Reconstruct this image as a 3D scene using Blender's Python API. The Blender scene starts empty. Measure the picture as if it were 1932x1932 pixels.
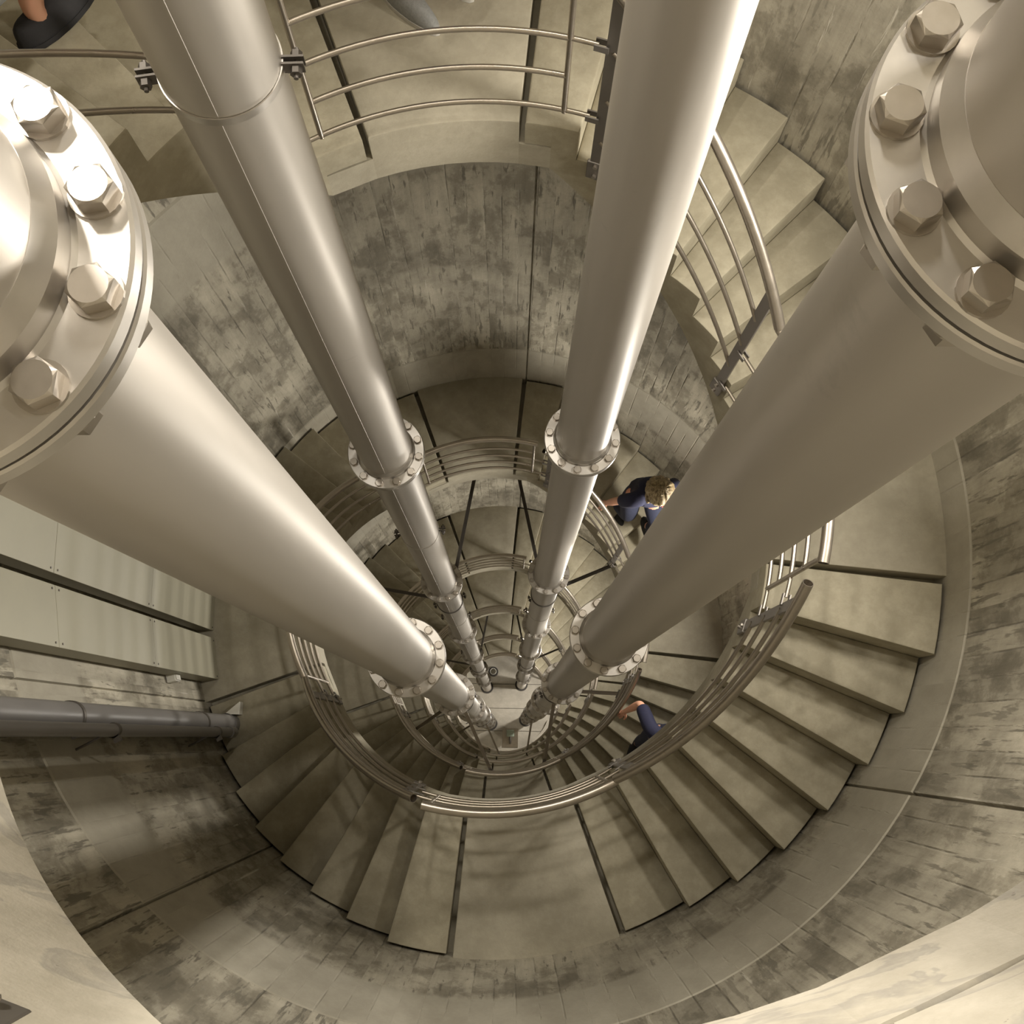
import bpy, bmesh, math, random
from mathutils import Vector, Matrix
R = math.radians
S = bpy.context.scene
COL = S.collection
random.seed(7)

# ------------------------------------------------------------------ camera, world, view
PITCH, ROLL, CAM = 0.2107, 0.016, Vector((0.0994, -0.88, 4.5175))
fw = Vector((0, math.sin(PITCH), -math.cos(PITCH)))
r0 = Vector((1, 0, 0)); u0 = r0.cross(fw)
rt = r0 * math.cos(ROLL) + u0 * math.sin(ROLL)
up = -r0 * math.sin(ROLL) + u0 * math.cos(ROLL)
cd = bpy.data.cameras.new('camera'); cam = bpy.data.objects.new('camera', cd); COL.objects.link(cam)
cd.sensor_width = 36; cd.lens = 36 * 1985.56 / 1932; cd.clip_start = 0.02; cd.clip_end = 200
M3 = Matrix((rt, up, -fw)).transposed()
cam.matrix_world = Matrix.Translation(CAM) @ M3.to_4x4()
S.camera = cam
W = bpy.data.worlds.new('world'); S.world = W; W.use_nodes = True
W.node_tree.nodes['Background'].inputs[0].default_value = (0.9, 0.85, 0.7, 1)
W.node_tree.nodes['Background'].inputs[1].default_value = 0.05
S.view_settings.view_transform = 'Standard'; S.view_settings.look = 'None'
S.view_settings.gamma = 1; S.view_settings.use_curve_mapping = False
S.view_settings.exposure = 0.0
WARM = (1.0, 0.94, 0.84)
LAMP_W, TOP_W = 80, 165

# ------------------------------------------------------------------ stair geometry (metres, radians)
H = 0.175                       # rise
Z_FLOOR = -24.5
RO, RI, RW, RR = 1.982, 1.214, 1.996, 1.203   # tread outer, well edge, wall, railing line
LAND = R(26.06); E1 = R(9.496); DE = R(7.364)
FC = R(-82.31)                  # centre of the near landing
HALF = LAND / 2
def centre(q): return FC + math.pi - q * math.pi / 2
def zland(q): return 7 * H * (1 - q)
def P(r, a, z): return Vector((r * math.cos(a), r * math.sin(a), z))

# ------------------------------------------------------------------ helpers
def tag(o, label=None, cat=None, group=None, kind=None):
    if label: o['label'] = label
    if cat: o['category'] = cat
    if group: o['group'] = group
    if kind: o['kind'] = kind
    return o
def empty(name, loc=(0, 0, 0), rz=0):
    o = bpy.data.objects.new(name, None); COL.objects.link(o); o.location = loc; o.rotation_euler = (0, 0, rz)
    o.empty_display_size = 0.1
    return o
def link(name, me, parent=None, loc=None, rz=0):
    o = bpy.data.objects.new(name, me); COL.objects.link(o)
    if parent: o.parent = parent
    if loc is not None: o.location = loc
    o.rotation_euler = (0, 0, rz)
    return o
def mesh(name, bm, mat, smooth=None):
    bmesh.ops.recalc_face_normals(bm, faces=bm.faces)
    me = bpy.data.meshes.new(name); bm.to_mesh(me); bm.free()
    me.materials.append(mat)
    if smooth is not None:
        me.shade_smooth()
        me.set_sharp_from_angle(angle=R(smooth))
    return me
def box(bm, c, s, rot=None):
    m = Matrix.Translation(Vector(c))
    if rot is not None: m = m @ rot.to_4x4()
    m = m @ Matrix.Diagonal((s[0], s[1], s[2], 1))
    return bmesh.ops.create_cube(bm, size=1, matrix=m)['verts']
def frame(d):
    d = d.normalized(); a = Vector((0, 0, 1)) if abs(d.z) < .9 else Vector((1, 0, 0))
    x = a.cross(d).normalized(); y = d.cross(x)
    return x, y
def tube(bm, pts, r, n=10, cap=True, inner=None):
    """sweep a circle along points; inner gives an open ended hollow tube"""
    rings = []
    for i, p in enumerate(pts):
        d = (pts[min(i + 1, len(pts) - 1)] - pts[max(i - 1, 0)])
        x, y = frame(d)
        rr = r[i] if isinstance(r, (list, tuple)) else r
        rings.append([bm.verts.new(p + (x * math.cos(2 * math.pi * k / n) + y * math.sin(2 * math.pi * k / n)) * rr) for k in range(n)])
    for a, b in zip(rings, rings[1:]):
        for k in range(n): bm.faces.new((a[k], a[(k + 1) % n], b[(k + 1) % n], b[k]))
    if inner:
        for e, s in ((0, 1), (-1, -1)):
            p = pts[e]; d = (pts[1] - pts[0]) if e == 0 else (pts[-1] - pts[-2]); d.normalize(); x, y = frame(d)
            i1 = [bm.verts.new(p + (x * math.cos(2 * math.pi * k / n) + y * math.sin(2 * math.pi * k / n)) * inner) for k in range(n)]
            i2 = [bm.verts.new(p + d * s * .06 + (x * math.cos(2 * math.pi * k / n) + y * math.sin(2 * math.pi * k / n)) * inner) for k in range(n)]
            for k in range(n):
                bm.faces.new((rings[e][k], rings[e][(k + 1) % n], i1[(k + 1) % n], i1[k]))
                bm.faces.new((i1[k], i1[(k + 1) % n], i2[(k + 1) % n], i2[k]))
            bm.faces.new(i2)
    elif cap:
        bm.faces.new(rings[0]); bm.faces.new(rings[-1])
def lathe(bm, prof, n=48, closed=False, c=(0, 0)):
    rings = []
    for r, z in prof:
        rings.append([bm.verts.new((c[0] + r * math.cos(2 * math.pi * k / n), c[1] + r * math.sin(2 * math.pi * k / n), z)) for k in range(n)])
    prs = list(zip(rings, rings[1:]))
    if closed: prs.append((rings[-1], rings[0]))
    for a, b in prs:
        for k in range(n): bm.faces.new((a[k], a[(k + 1) % n], b[(k + 1) % n], b[k]))
    if not closed:
        if prof[0][0] > 1e-6: bm.faces.new(rings[0])
        if prof[-1][0] > 1e-6: bm.faces.new(rings[-1])
def polar(bm, st, ri, ro):
    """solid between radii; st = list of (angle, ztop, zbottom)"""
    V = [[bm.verts.new(P(r, a, z)) for r, z in ((ri, zt), (ro, zt), (ro, zb), (ri, zb))] for a, zt, zb in st]
    for a, b in zip(V, V[1:]):
        for k in range(4):
            f = (a[k], a[(k + 1) % 4], b[(k + 1) % 4], b[k])
            if (a[k].co - b[k].co).length < 1e-7 and (a[(k + 1) % 4].co - b[(k + 1) % 4].co).length < 1e-7: continue
            bm.faces.new(f)
    bm.faces.new(V[0]); bm.faces.new(V[-1])
    bmesh.ops.remove_doubles(bm, verts=bm.verts, dist=1e-6)
def hexprism(bm, c, af, z0, z1, rot=0, ch=.15):
    rc = af / math.sqrt(3); h = z1 - z0
    def ring(rr, z, n=6): return [bm.verts.new((c[0] + rr * math.cos(rot + k * math.pi / 3), c[1] + rr * math.sin(rot + k * math.pi / 3), z)) for k in range(6)]
    a = ring(rc, z0); b = ring(rc, z1 - h * ch)
    t = [bm.verts.new((c[0] + af / 2 * .93 * math.cos(rot + k * math.pi / 12), c[1] + af / 2 * .93 * math.sin(rot + k * math.pi / 12), z1)) for k in range(24)]
    for k in range(6): bm.faces.new((a[k], a[(k + 1) % 6], b[(k + 1) % 6], b[k]))
    for k in range(6):
        for j in range(4):
            i = k * 4 + j
            if j < 2: bm.faces.new((b[k], t[(i + 1) % 24], t[i]))
            else: bm.faces.new((b[(k + 1) % 6], t[(i + 1) % 24], t[i]))
        bm.faces.new((b[k], b[(k + 1) % 6], t[(k * 4 + 2) % 24]))
    bm.faces.new(a); bm.faces.new(t)

# ------------------------------------------------------------------ materials
class NT:
    def __init__(s, name):
        s.m = bpy.data.materials.new(name); s.m.use_nodes = True; s.t = s.m.node_tree; s.b = s.t.nodes['Principled BSDF']
    def n(s, typ, ins=None, **kw):
        nd = s.t.nodes.new(typ)
        for k, v in kw.items(): setattr(nd, k, v)
        for k, v in (ins or {}).items():
            if isinstance(v, tuple) and len(v) == 2 and hasattr(v[0], 'outputs'): s.t.links.new(v[0].outputs[v[1]], nd.inputs[k])
            else: nd.inputs[k].default_value = v
        return nd
    def set(s, k, v):
        if isinstance(v, tuple) and len(v) == 2 and hasattr(v[0], 'outputs'): s.t.links.new(v[0].outputs[v[1]], s.b.inputs[k])
        else: s.b.inputs[k].default_value = v
    def noise(s, vec, scale, detail=4, rough=.6, dist=0):
        return s.n('ShaderNodeTexNoise', {'Vector': vec, 'Scale': scale, 'Detail': detail, 'Roughness': rough, 'Distortion': dist})
    def ramp(s, fac, stops):
        nd = s.n('ShaderNodeValToRGB', {'Fac': fac}); cr = nd.color_ramp
        while len(cr.elements) < len(stops): cr.elements.new(.5)
        for e, (p, c) in zip(cr.elements, stops): e.position = p; e.color = c if isinstance(c, tuple) else (c, c, c, 1)
        return nd
    def mix(s, fac, a, b, mode='MIX'):
        nd = s.n('ShaderNodeMix', data_type='RGBA', blend_type=mode)
        for k, v in ((0, fac), (6, a), (7, b)):
            if isinstance(v, tuple) and len(v) == 2 and hasattr(v[0], 'outputs'): s.t.links.new(v[0].outputs[v[1]], nd.inputs[k])
            else: nd.inputs[k].default_value = v
        return nd
    def math(s, op, a, b=0.0, c=0.0):
        nd = s.n('ShaderNodeMath', operation=op)
        for k, v in ((0, a), (1, b), (2, c)):
            if isinstance(v, tuple): s.t.links.new(v[0].outputs[v[1]], nd.inputs[k])
            else: nd.inputs[k].default_value = v
        return nd
    def bump(s, h, strength, dist=.01):
        b = s.n('ShaderNodeBump', {'Height': h, 'Strength': strength, 'Distance': dist}); s.set('Normal', (b, 0)); return b

def cast_concrete(name, c0, c1, rough=.75, stain=.35, smear=0):
    m = NT(name); g = m.n('ShaderNodeNewGeometry'); v = (g, 'Position')
    n1 = m.noise(v, 1.7, 5, .6, .4); n2 = m.noise(v, 9, 6, .7); n3 = m.noise(v, 60, 3, .6)
    base = m.mix((m.ramp((n1, 0), [(.35, 0), (.68, 1)]), 0), c0, c1)
    k = m.mix((m.ramp((n2, 0), [(.42, 0), (.62, 1)]), 0), (.80, .79, .76, 1), (1.05, 1.05, 1.05, 1))
    o = m.mix(stain * 2, (base, 2), (k, 2), 'MULTIPLY')
    n4 = m.noise(v, 4.2, 6, .7, .5)
    sp = m.mix((m.ramp((n4, 0), [(.60, 0), (.78, .30)]), 0), (o, 2), (c0[0] * .66, c0[1] * .66, c0[2] * .64, 1))
    if smear:
        mp = m.n('ShaderNodeMapping', {'Vector': v, 'Scale': (1, 1, 1.6)}); n5 = m.noise((mp, 0), 3.4, 5, .55, 1.6)
        sp = m.mix((m.ramp((n5, 0), [(.535, 0), (.56, smear), (.60, smear * .6), (.63, 0)]), 0), (sp, 2), (c0[0] * .60, c0[1] * .62, c0[2] * .68, 1))
        sp = m.mix((m.ramp((n3, 0), [(.71, 0), (.74, .6)]), 0), (sp, 2), (c0[0] * .4, c0[1] * .4, c0[2] * .4, 1))
    m.set('Base Color', (sp, 2)); m.set('Roughness', rough)
    ad = m.math('ADD', (n3, 0), (n2, 0)); m.bump((ad, 0), .25, .004)
    return m.m
M_TREAD = cast_concrete('cast_concrete', (.31, .28, .205, 1), (.43, .39, .29, 1))
M_LAND = cast_concrete('landing_concrete', (.34, .31, .238, 1), (.45, .412, .322, 1), stain=.25)
M_NEAR = cast_concrete('smeared_concrete', (.38, .347, .285, 1), (.50, .46, .38, 1), stain=.3, smear=.5)
M_FLOOR = cast_concrete('floor_concrete', (.40, .37, .32, 1), (.52, .485, .42, 1), .6, .2)

def wall_concrete():
    m = NT('board_marked_concrete'); uv = m.n('ShaderNodeUVMap'); sep = m.n('ShaderNodeSeparateXYZ', {0: (uv, 0)})
    u, v = (sep, 0), (sep, 1)
    bu = m.math('DIVIDE', u, .0975); fl = m.math('FLOOR', (bu, 0)); fr = m.math('FRACT', (bu, 0))
    # lifts of 3.28 m with a smooth kicker band at their top
    lv = m.math('DIVIDE', (m.math('SUBTRACT', v, .25), 0), 3.28); lf = m.math('FRACT', (lv, 0)); li = m.math('FLOOR', (lv, 0))
    kick = m.ramp((lf, 0), [(.795, 0), (.81, 1)])
    cmb = m.n('ShaderNodeCombineXYZ', {0: (fl, 0), 1: (li, 0)})
    wn = m.n('ShaderNodeTexWhiteNoise', {'Vector': (cmb, 0)}, noise_dimensions='2D')
    # coordinates shifted a little from board to board, so stains break off at the board edges
    sh = m.math('MULTIPLY_ADD', (wn, 0), .35, v); bv = m.n('ShaderNodeCombineXYZ', {0: u, 1: (sh, 0), 2: (m.math('MULTIPLY', (wn, 0), .22), 0)})
    big = m.noise((uv, 0), .9, 5, .62, .6)
    mp = m.n('ShaderNodeMapping', {'Vector': (bv, 0), 'Scale': (1.5, .75, 1)}); mid = m.noise((mp, 0), 3.2, 7, .68, .15)
    st = m.n('ShaderNodeMapping', {'Vector': (uv, 0), 'Scale': (11, .9, 1)}); n1 = m.noise((st, 0), 1.3, 6, .7, .3)
    fine = m.noise((uv, 0), 46, 5, .65)
    base = m.mix((m.ramp((big, 0), [(.34, 0), (.64, 1)]), 0), (.27, .248, .20, 1), (.50, .465, .385, 1))
    bt = m.mix((wn, 0), (.88, .88, .87, 1), (1.08, 1.08, 1.07, 1)); o = m.mix(.8, (base, 2), (bt, 2), 'MULTIPLY')
    m2 = m.mix((m.ramp((mid, 0), [(.40, 0), (.47, .35), (.50, .75), (.6, 1)]), 0), (.55, .535, .50, 1), (1.07, 1.065, 1.05, 1)); o = m.mix(.9, (o, 2), (m2, 2), 'MULTIPLY')
    s2 = m.mix((m.ramp((n1, 0), [(.36, 0), (.62, 1)]), 0), (.76, .75, .73, 1), (1.1, 1.1, 1.09, 1)); o = m.mix(.8, (o, 2), (s2, 2), 'MULTIPLY')
    f2 = m.mix((fine, 0), (.86, .86, .86, 1), (1.12, 1.12, 1.12, 1)); o = m.mix(.7, (o, 2), (f2, 2), 'MULTIPLY')
    # board joints: broken dark seams, some with a pale fin beside them
    d1 = m.math('ABSOLUTE', (m.math('SUBTRACT', (fr, 0), .5), 0)); seam = m.ramp((d1, 0), [(.44, 0), (.49, 1)])
    q1 = m.n('ShaderNodeMapping', {'Vector': (uv, 0), 'Scale': (9, 1.6, 1), 'Location': (3.3, 1.7, 0)}); n3 = m.noise((q1, 0), 1.2, 5, .7, .4)
    brk = m.ramp((n3, 0), [(.48, 0), (.62, 1)])
    sm = m.math('MULTIPLY', (seam, 0), (brk, 0)); sm = m.math('MULTIPLY', (sm, 0), .7)
    o2 = m.mix((sm, 0), (o, 2), (.10, .09, .07, 1))
    fin = m.ramp((fr, 0), [(.02, 0), (.06, 1), (.12, 1), (.17, 0)]); fb = m.ramp((n3, 0), [(.34, .7), (.42, 0)])
    fm = m.math('MULTIPLY', (fin, 0), (fb, 0)); o2 = m.mix((fm, 0), (o2, 2), (.54, .505, .43, 1))
    # dark runs, densest just above each lift joint
    dm = m.n('ShaderNodeMapping', {'Vector': (uv, 0), 'Scale': (30, 3.4, 1)}); dn = m.noise((dm, 0), 1.0, 4, .62, .25)
    low = m.ramp((lf, 0), [(0, .075), (.22, .03), (.55, 0)])
    dn2 = m.math('ADD', (dn, 0), (low, 0))
    dr = m.math('MULTIPLY', (m.ramp((dn2, 0), [(.61, 0), (.66, .8)]), 0), (m.ramp((big, 0), [(.36, .35), (.55, 1)]), 0))
    o3 = m.mix((dr, 0), (o2, 2), (.13, .118, .09, 1))
    smooth = m.mix((m.ramp((mid, 0), [(.35, 0), (.7, 1)]), 0), (.33, .303, .24, 1), (.43, .40, .325, 1))
    o4 = m.mix((kick, 0), (o3, 2), (smooth, 2))
    m.set('Base Color', (o4, 2)); m.set('Roughness', .82)
    h = m.math('MULTIPLY_ADD', (sm, 0), -1.2, (m.math('MULTIPLY', (mid, 0), .6), 0)); h = m.math('MULTIPLY_ADD', (fine, 0), .3, (h, 0)); h = m.math('MULTIPLY_ADD', (fm, 0), .5, (h, 0))
    h = m.math('MULTIPLY_ADD', (kick, 0), .35, (h, 0))
    m.bump((h, 0), .45, .010)
    return m.m
M_WALL = wall_concrete()

def metal(name, col, rough, rv=.1, scale=6, stretch=(1, 1, .08), met=1.0, bump=0, stain=0):
    m = NT(name); tc = m.n('ShaderNodeTexCoord'); mp = m.n('ShaderNodeMapping', {'Vector': (tc, 'Object'), 'Scale': stretch})
    n = m.noise((mp, 0), scale, 5, .65); n2 = m.noise((mp, 0), scale * 9, 3, .6)
    rr = m.n('ShaderNodeMapRange', {0: (n, 0), 1: .3, 2: .7, 3: rough - rv, 4: rough + rv})
    c = m.mix((m.ramp((n, 0), [(.3, 0), (.7, 1)]), 0), tuple(x * .88 for x in col[:3]) + (1,), col)
    if stain:
        n3 = m.noise((tc, 'Object'), 5, 5, .7, 1); c = m.mix((m.ramp((n3, 0), [(.62, 0), (.72, stain)]), 0), (c, 2), tuple(x * .6 for x in col[:3]) + (1,))
    m.set('Base Color', (c, 2)); m.set('Metallic', met); m.set('Roughness', (rr, 0))
    if bump: m.bump((n2, 0), bump, .001)
    return m.m
M_PIPE = metal('pickled_stainless_pipe', (.50, .468, .425, 1), .46, .05, 5, (1, 1, .1), .62, 0, .22)
M_FLANGE = metal('machined_stainless', (.60, .57, .53, 1), .36, .02, 14, (1, 1, 1), .84, 0, 0)
M_BOLT = metal('bolt_steel', (.46, .42, .37, 1), .34, .05, 30, (1, 1, 1), .85, 0, .3)
M_GASKET = metal('dark_gasket', (.06, .055, .05, 1), .6, .05, 10, (1, 1, 1), .2)
M_RAIL = metal('satin_stainless_rail', (.46, .41, .345, 1), .30, .03, 12, (1, 1, 1), .9)
M_POST = metal('dark_flat_bar_steel', (.27, .25, .23, 1), .45, .05, 12, (1, 1, 1), .75)
M_DARK = metal('dark_bracket_steel', (.16, .145, .13, 1), .5, .05, 12, (1, 1, 1), .7)
M_DUCT = metal('painted_duct_metal', (.37, .35, .265, 1), .5, .05, 1.5, (1, 1, 1), .0, 0, .1)
M_DRAIN = metal('grey_plastic_pipe', (.20, .19, .185, 1), .38, .05, 3, (1, 1, 1), .0)
M_WHITE = metal('white_plastic', (.75, .73, .66, 1), .45, .03, 3, (1, 1, 1), .0)
def plain(name, c, rough=.7, scale=40, var=.25, bump=.3):
    m = NT(name); g = m.n('ShaderNodeTexCoord'); n = m.noise((g, 'Object'), scale, 4)
    o = m.mix((n, 0), tuple(x * (1 - var) for x in c) + (1,), tuple(x * (1 + var) for x in c) + (1,))
    m.set('Base Color', (o, 2)); m.set('Roughness', rough); m.bump((n, 0), bump, .003)
    return m.m
M_SKIN = plain('skin', (.62, .33, .22), .5, 20, .08, .05)
M_SKIN.node_tree.nodes['Principled BSDF'].inputs['Subsurface Weight'].default_value = .1
M_NAVY = plain('navy_cotton', (.010, .011, .034), .85)
M_DENIM = plain('dark_denim', (.020, .024, .050), .85)
M_GREY = plain('grey_trousers', (.33, .34, .34), .85)
M_BLACK = plain('black_suede', (.012, .011, .012), .8)
M_SNEAK = plain('grey_knit_sneaker', (.20, .20, .19), .8, 120, .35)
M_SOLE = plain('pale_rubber_sole', (.42, .40, .36), .6)
def hairmat():
    m = NT('blond_hair'); tc = m.n('ShaderNodeTexCoord'); mp = m.n('ShaderNodeMapping', {'Vector': (tc, 'Object'), 'Scale': (14, 14, 3)})
    n = m.noise((mp, 0), 3, 6, .7, 1.2); r = m.ramp((n, 0), [(.35, (.10, .065, .03, 1)), (.55, (.32, .24, .12, 1)), (.72, (.62, .52, .33, 1))])
    m.set('Base Color', (r, 0)); m.set('Roughness', .5); m.bump((n, 0), .8, .01); return m.m
M_HAIR = hairmat()
M_BROWNHAIR = plain('dark_brown_hair', (.05, .03, .018), .55, 60, .5, .6)
M_FACE = plain('eye_white', (.75, .73, .70), .3, 5, .02, 0)
def emis(name, c, s):
    m = NT(name); m.set('Emission Color', c + (1,)); m.set('Emission Strength', s); m.set('Base Color', (.8, .8, .8, 1)); return m.m
M_GLOW = emis('lamp_diffuser', WARM, 8)

ORD = ['topmost', 'second-highest', 'third-highest', 'fourth-highest', 'fifth-highest', 'lowest']
SIDE = {0: 'back', 1: 'right', 2: 'near', 3: 'left'}
def place_words(q):
    if q < 0: return {-1: 'upper left', -2: 'nearest lower', -3: 'upper right'}[q]
    s = SIDE[q % 4]; k = q // 4
    return f'{ORD[k]} {s}-side'

# ------------------------------------------------------------------ SETTING: shaft wall, floor, ceiling
Z_TOP = 8.6
def wall():
    bm = bmesh.new(); uvl = bm.loops.layers.uv.new('UVMap')
    grooves = [R(84.3), R(-32.5), R(200), R(-130)]
    A = [2 * math.pi * i / 144 for i in range(144)]
    st = [(a, RW) for a in A if all(abs((a - g + math.pi) % (2 * math.pi) - math.pi) > R(.6) for g in grooves)]
    for g in grooves:
        g %= 2 * math.pi
        for d, r in ((-.0035, RW), (-.002, RW + .016), (.002, RW + .016), (.0035, RW)): st.append((g + d, r))
    st.sort()
    zs = [Z_FLOOR - .05]
    k = math.ceil((Z_FLOOR - .25) / 3.28)
    while .25 + 3.28 * k < Z_TOP: zs.append(.25 + 3.28 * k); k += 1
    zs.append(Z_TOP)
    st.append((st[0][0] + 2 * math.pi, st[0][1]))
    rows = []
    for j, z in enumerate(zs):      # each lift sits 6 mm proud of the next at the joint
        for dz, dr in (((-.012, 0), (0, .010), (.012, 0)) if 0 < j < len(zs) - 1 else ((0, 0),)):
            rows.append((z + dz, [bm.verts.new(P(r + dr, a, z + dz)) for a, r in st[:-1]]))
    for (z0, a), (z1, b) in zip(rows, rows[1:]):
        n = len(a)
        for k in range(n):
            f = bm.faces.new((a[k], b[k], b[(k + 1) % n], a[(k + 1) % n]))
            uu = (st[k][0] * RW, st[k + 1][0] * RW)
            for l, (x, y) in zip(f.loops, ((uu[0], z0), (uu[0], z1), (uu[1], z1), (uu[1], z0))): l[uvl].uv = (x, y)
    for f in bm.faces:   # normals inward
        pass
    me = bpy.data.meshes.new('wall_round'); bm.to_mesh(me); bm.free(); me.materials.append(M_WALL)
    me.shade_smooth(); me.set_sharp_from_angle(angle=R(25))
    o = link('wall_round', me); tag(o, 'round board-marked concrete shaft wall with damp stains', kind='structure')
wall()
fl = empty('floor', (0, 0, Z_FLOOR)); tag(fl, 'pale concrete floor at the bottom of the shaft', kind='structure')
cuts = [-2.3, -.72, -.12, .53, 2.3]
for y0, y1 in zip(cuts, cuts[1:]):
    bm = bmesh.new(); pts = []
    n = 16
    for i in range(n + 1):
        y = y0 + .006 + (y1 - y0 - .012) * i / n; x = math.sqrt(max(.01, 2.32 ** 2 - y * y)); pts.append((x, y))
    loop = pts + [(-x, y) for x, y in reversed(pts)]
    t = [bm.verts.new((x, y, 0)) for x, y in loop]; b = [bm.verts.new((x, y, -.12)) for x, y in loop]
    bm.faces.new(t); bm.faces.new(b)
    for i in range(len(loop)): bm.faces.new((t[i], t[(i + 1) % len(loop)], b[(i + 1) % len(loop)], b[i]))
    link('floor_slab', mesh('floor_slab', bm, M_FLOOR), fl)
bm = bmesh.new(); bmesh.ops.create_circle(bm, cap_ends=True, radius=2.4, segments=48, matrix=Matrix.Translation((0, 0, -.125)))
link('floor_bed', mesh('floor_bed', bm, M_DARK), fl)
bm = bmesh.new(); bmesh.ops.create_cone(bm, cap_ends=True, radius1=2.3, radius2=2.3, depth=.2, segments=64, matrix=Matrix.Translation((0, 0, Z_TOP + .09)))
tag(link('ceiling', mesh('ceiling', bm, M_LAND)), 'concrete ceiling closing the shaft', kind='structure')

# ------------------------------------------------------------------ STAIRS
GAP = R(.5)
def bev(bm, w, sel):
    es = [e for e in bm.edges if sel(e)]
    if es: bmesh.ops.bevel(bm, geom=es, offset=w, segments=2, affect='EDGES', profile=.5)
def landing_mesh(RI=RI, T=.27, mat=M_LAND):
    a0, a1 = HALF, -HALF        # local: centre at angle 0, clockwise goes down
    st = [(a0 + R(7.8), -.135, -T), (a0 - GAP, -.135, -T), (a0 - GAP, 0, -T)]
    n = 6
    for i in range(1, n): st.append((a0 - GAP + (a1 + GAP - a0 + GAP) * i / n, 0, -T))
    st += [(a1 + GAP, 0, -T), (a1 + GAP, -.135, -T), (a1 - R(5.0), -.135, -T)]
    bm = bmesh.new(); polar(bm, st, RI, RW + .01)
    def sel(e):
        v0, v1 = e.verts
        return abs(v0.co.z) < 1e-5 and abs(v1.co.z) < 1e-5 and len(e.link_faces) == 2 and any(abs(f.normal.z) < .5 for f in e.link_faces) and e.calc_length() > .01
    bmesh.ops.recalc_face_normals(bm, faces=bm.faces); bm.normal_update()
    bev(bm, .007, sel)
    return mesh('landing_slab', bm, mat, 30)
ME_LAND = landing_mesh()
SPAN = math.pi / 2 - LAND       # flight groove to groove
def soffit(x, ext=0):                  # x = angle travelled down from the upper groove, z rel. upper landing
    lo, hi = R(5.0), SPAN - R(7.8)
    if x <= lo: return -.128
    if x >= hi: return -7 * H - .128
    if ext and x > hi - R(ext): return -.29 - 7 * H
    hi -= R(ext)
    return -.27 - (x - lo) / (hi - lo) * (7 * H + (.02 if ext else 0))
def step_mesh(k, RI=RI, ext=0, mat=M_TREAD):
    x0 = GAP if k == 0 else E1 + (k - 1) * DE
    x1 = E1 + k * DE if k < 7 else SPAN - GAP
    zt = -k * H
    xs = [x0 + (x1 - x0) * i / 4 for i in range(5)]
    br = [b for b in (R(5.0), SPAN - R(7.8)) if x0 < b < x1]
    if ext and x0 < SPAN - R(7.8) - R(ext) < x1: xs.append(SPAN - R(7.8) - R(ext))
    st = []
    for x in sorted(xs + br):
        if x in br:
            if x < .2: st += [(-x, zt, -.128), (-x, zt, -.27)]
            else: st += [(-x, zt, (-.29 if ext else -.27) - 7 * H), (-x, zt, -7 * H - .128)]
        else: st.append((-x, zt, soffit(x, ext)))
    bm = bmesh.new(); polar(bm, st, RI, RO)
    bmesh.ops.recalc_face_normals(bm, faces=bm.faces); bm.normal_update()
    bev(bm, .009, lambda e: all(abs(v.co.z - zt) < 1e-5 for v in e.verts) and len(e.link_faces) == 2 and any(abs(f.normal.z) < .5 for f in e.link_faces))
    return mesh('step', bm, mat, 30)
ME_STEP = [step_mesh(k) for k in range(8)]
STEP_NEAR = [step_mesh(k, 1.195, 0, M_NEAR) for k in range(8)]; STEP_R = [step_mesh(k, 1.195, 6, M_NEAR) for k in range(8)]; LAND_NEAR = landing_mesh(1.195, .29, M_NEAR)
for q in range(-2, 21):
    c = centre(q); z = zland(q)
    o = link('stair_landing', LAND_NEAR if q == -2 else ME_LAND, loc=(0, 0, z), rz=c)
    tag(o, f'{place_words(q)} concrete stair landing slab between two expansion joints', 'landing', 'stair landings around the well')
for q in range(-3, 21):
    c = centre(q); z = zland(q)
    e = empty('stair_flight', (0, 0, z), c - HALF)
    nxt = place_words(q + 1) if q < 20 else None
    lab = f'curved concrete stair flight going down to the {nxt} landing' if nxt else 'lowest curved concrete stair flight reaching the shaft floor'
    tag(e, lab, 'stairs', 'stair flights around the well')
    for k in range(8): link('step', (STEP_R if q == -3 else STEP_NEAR if q == -2 else ME_STEP)[k], e)

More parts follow.
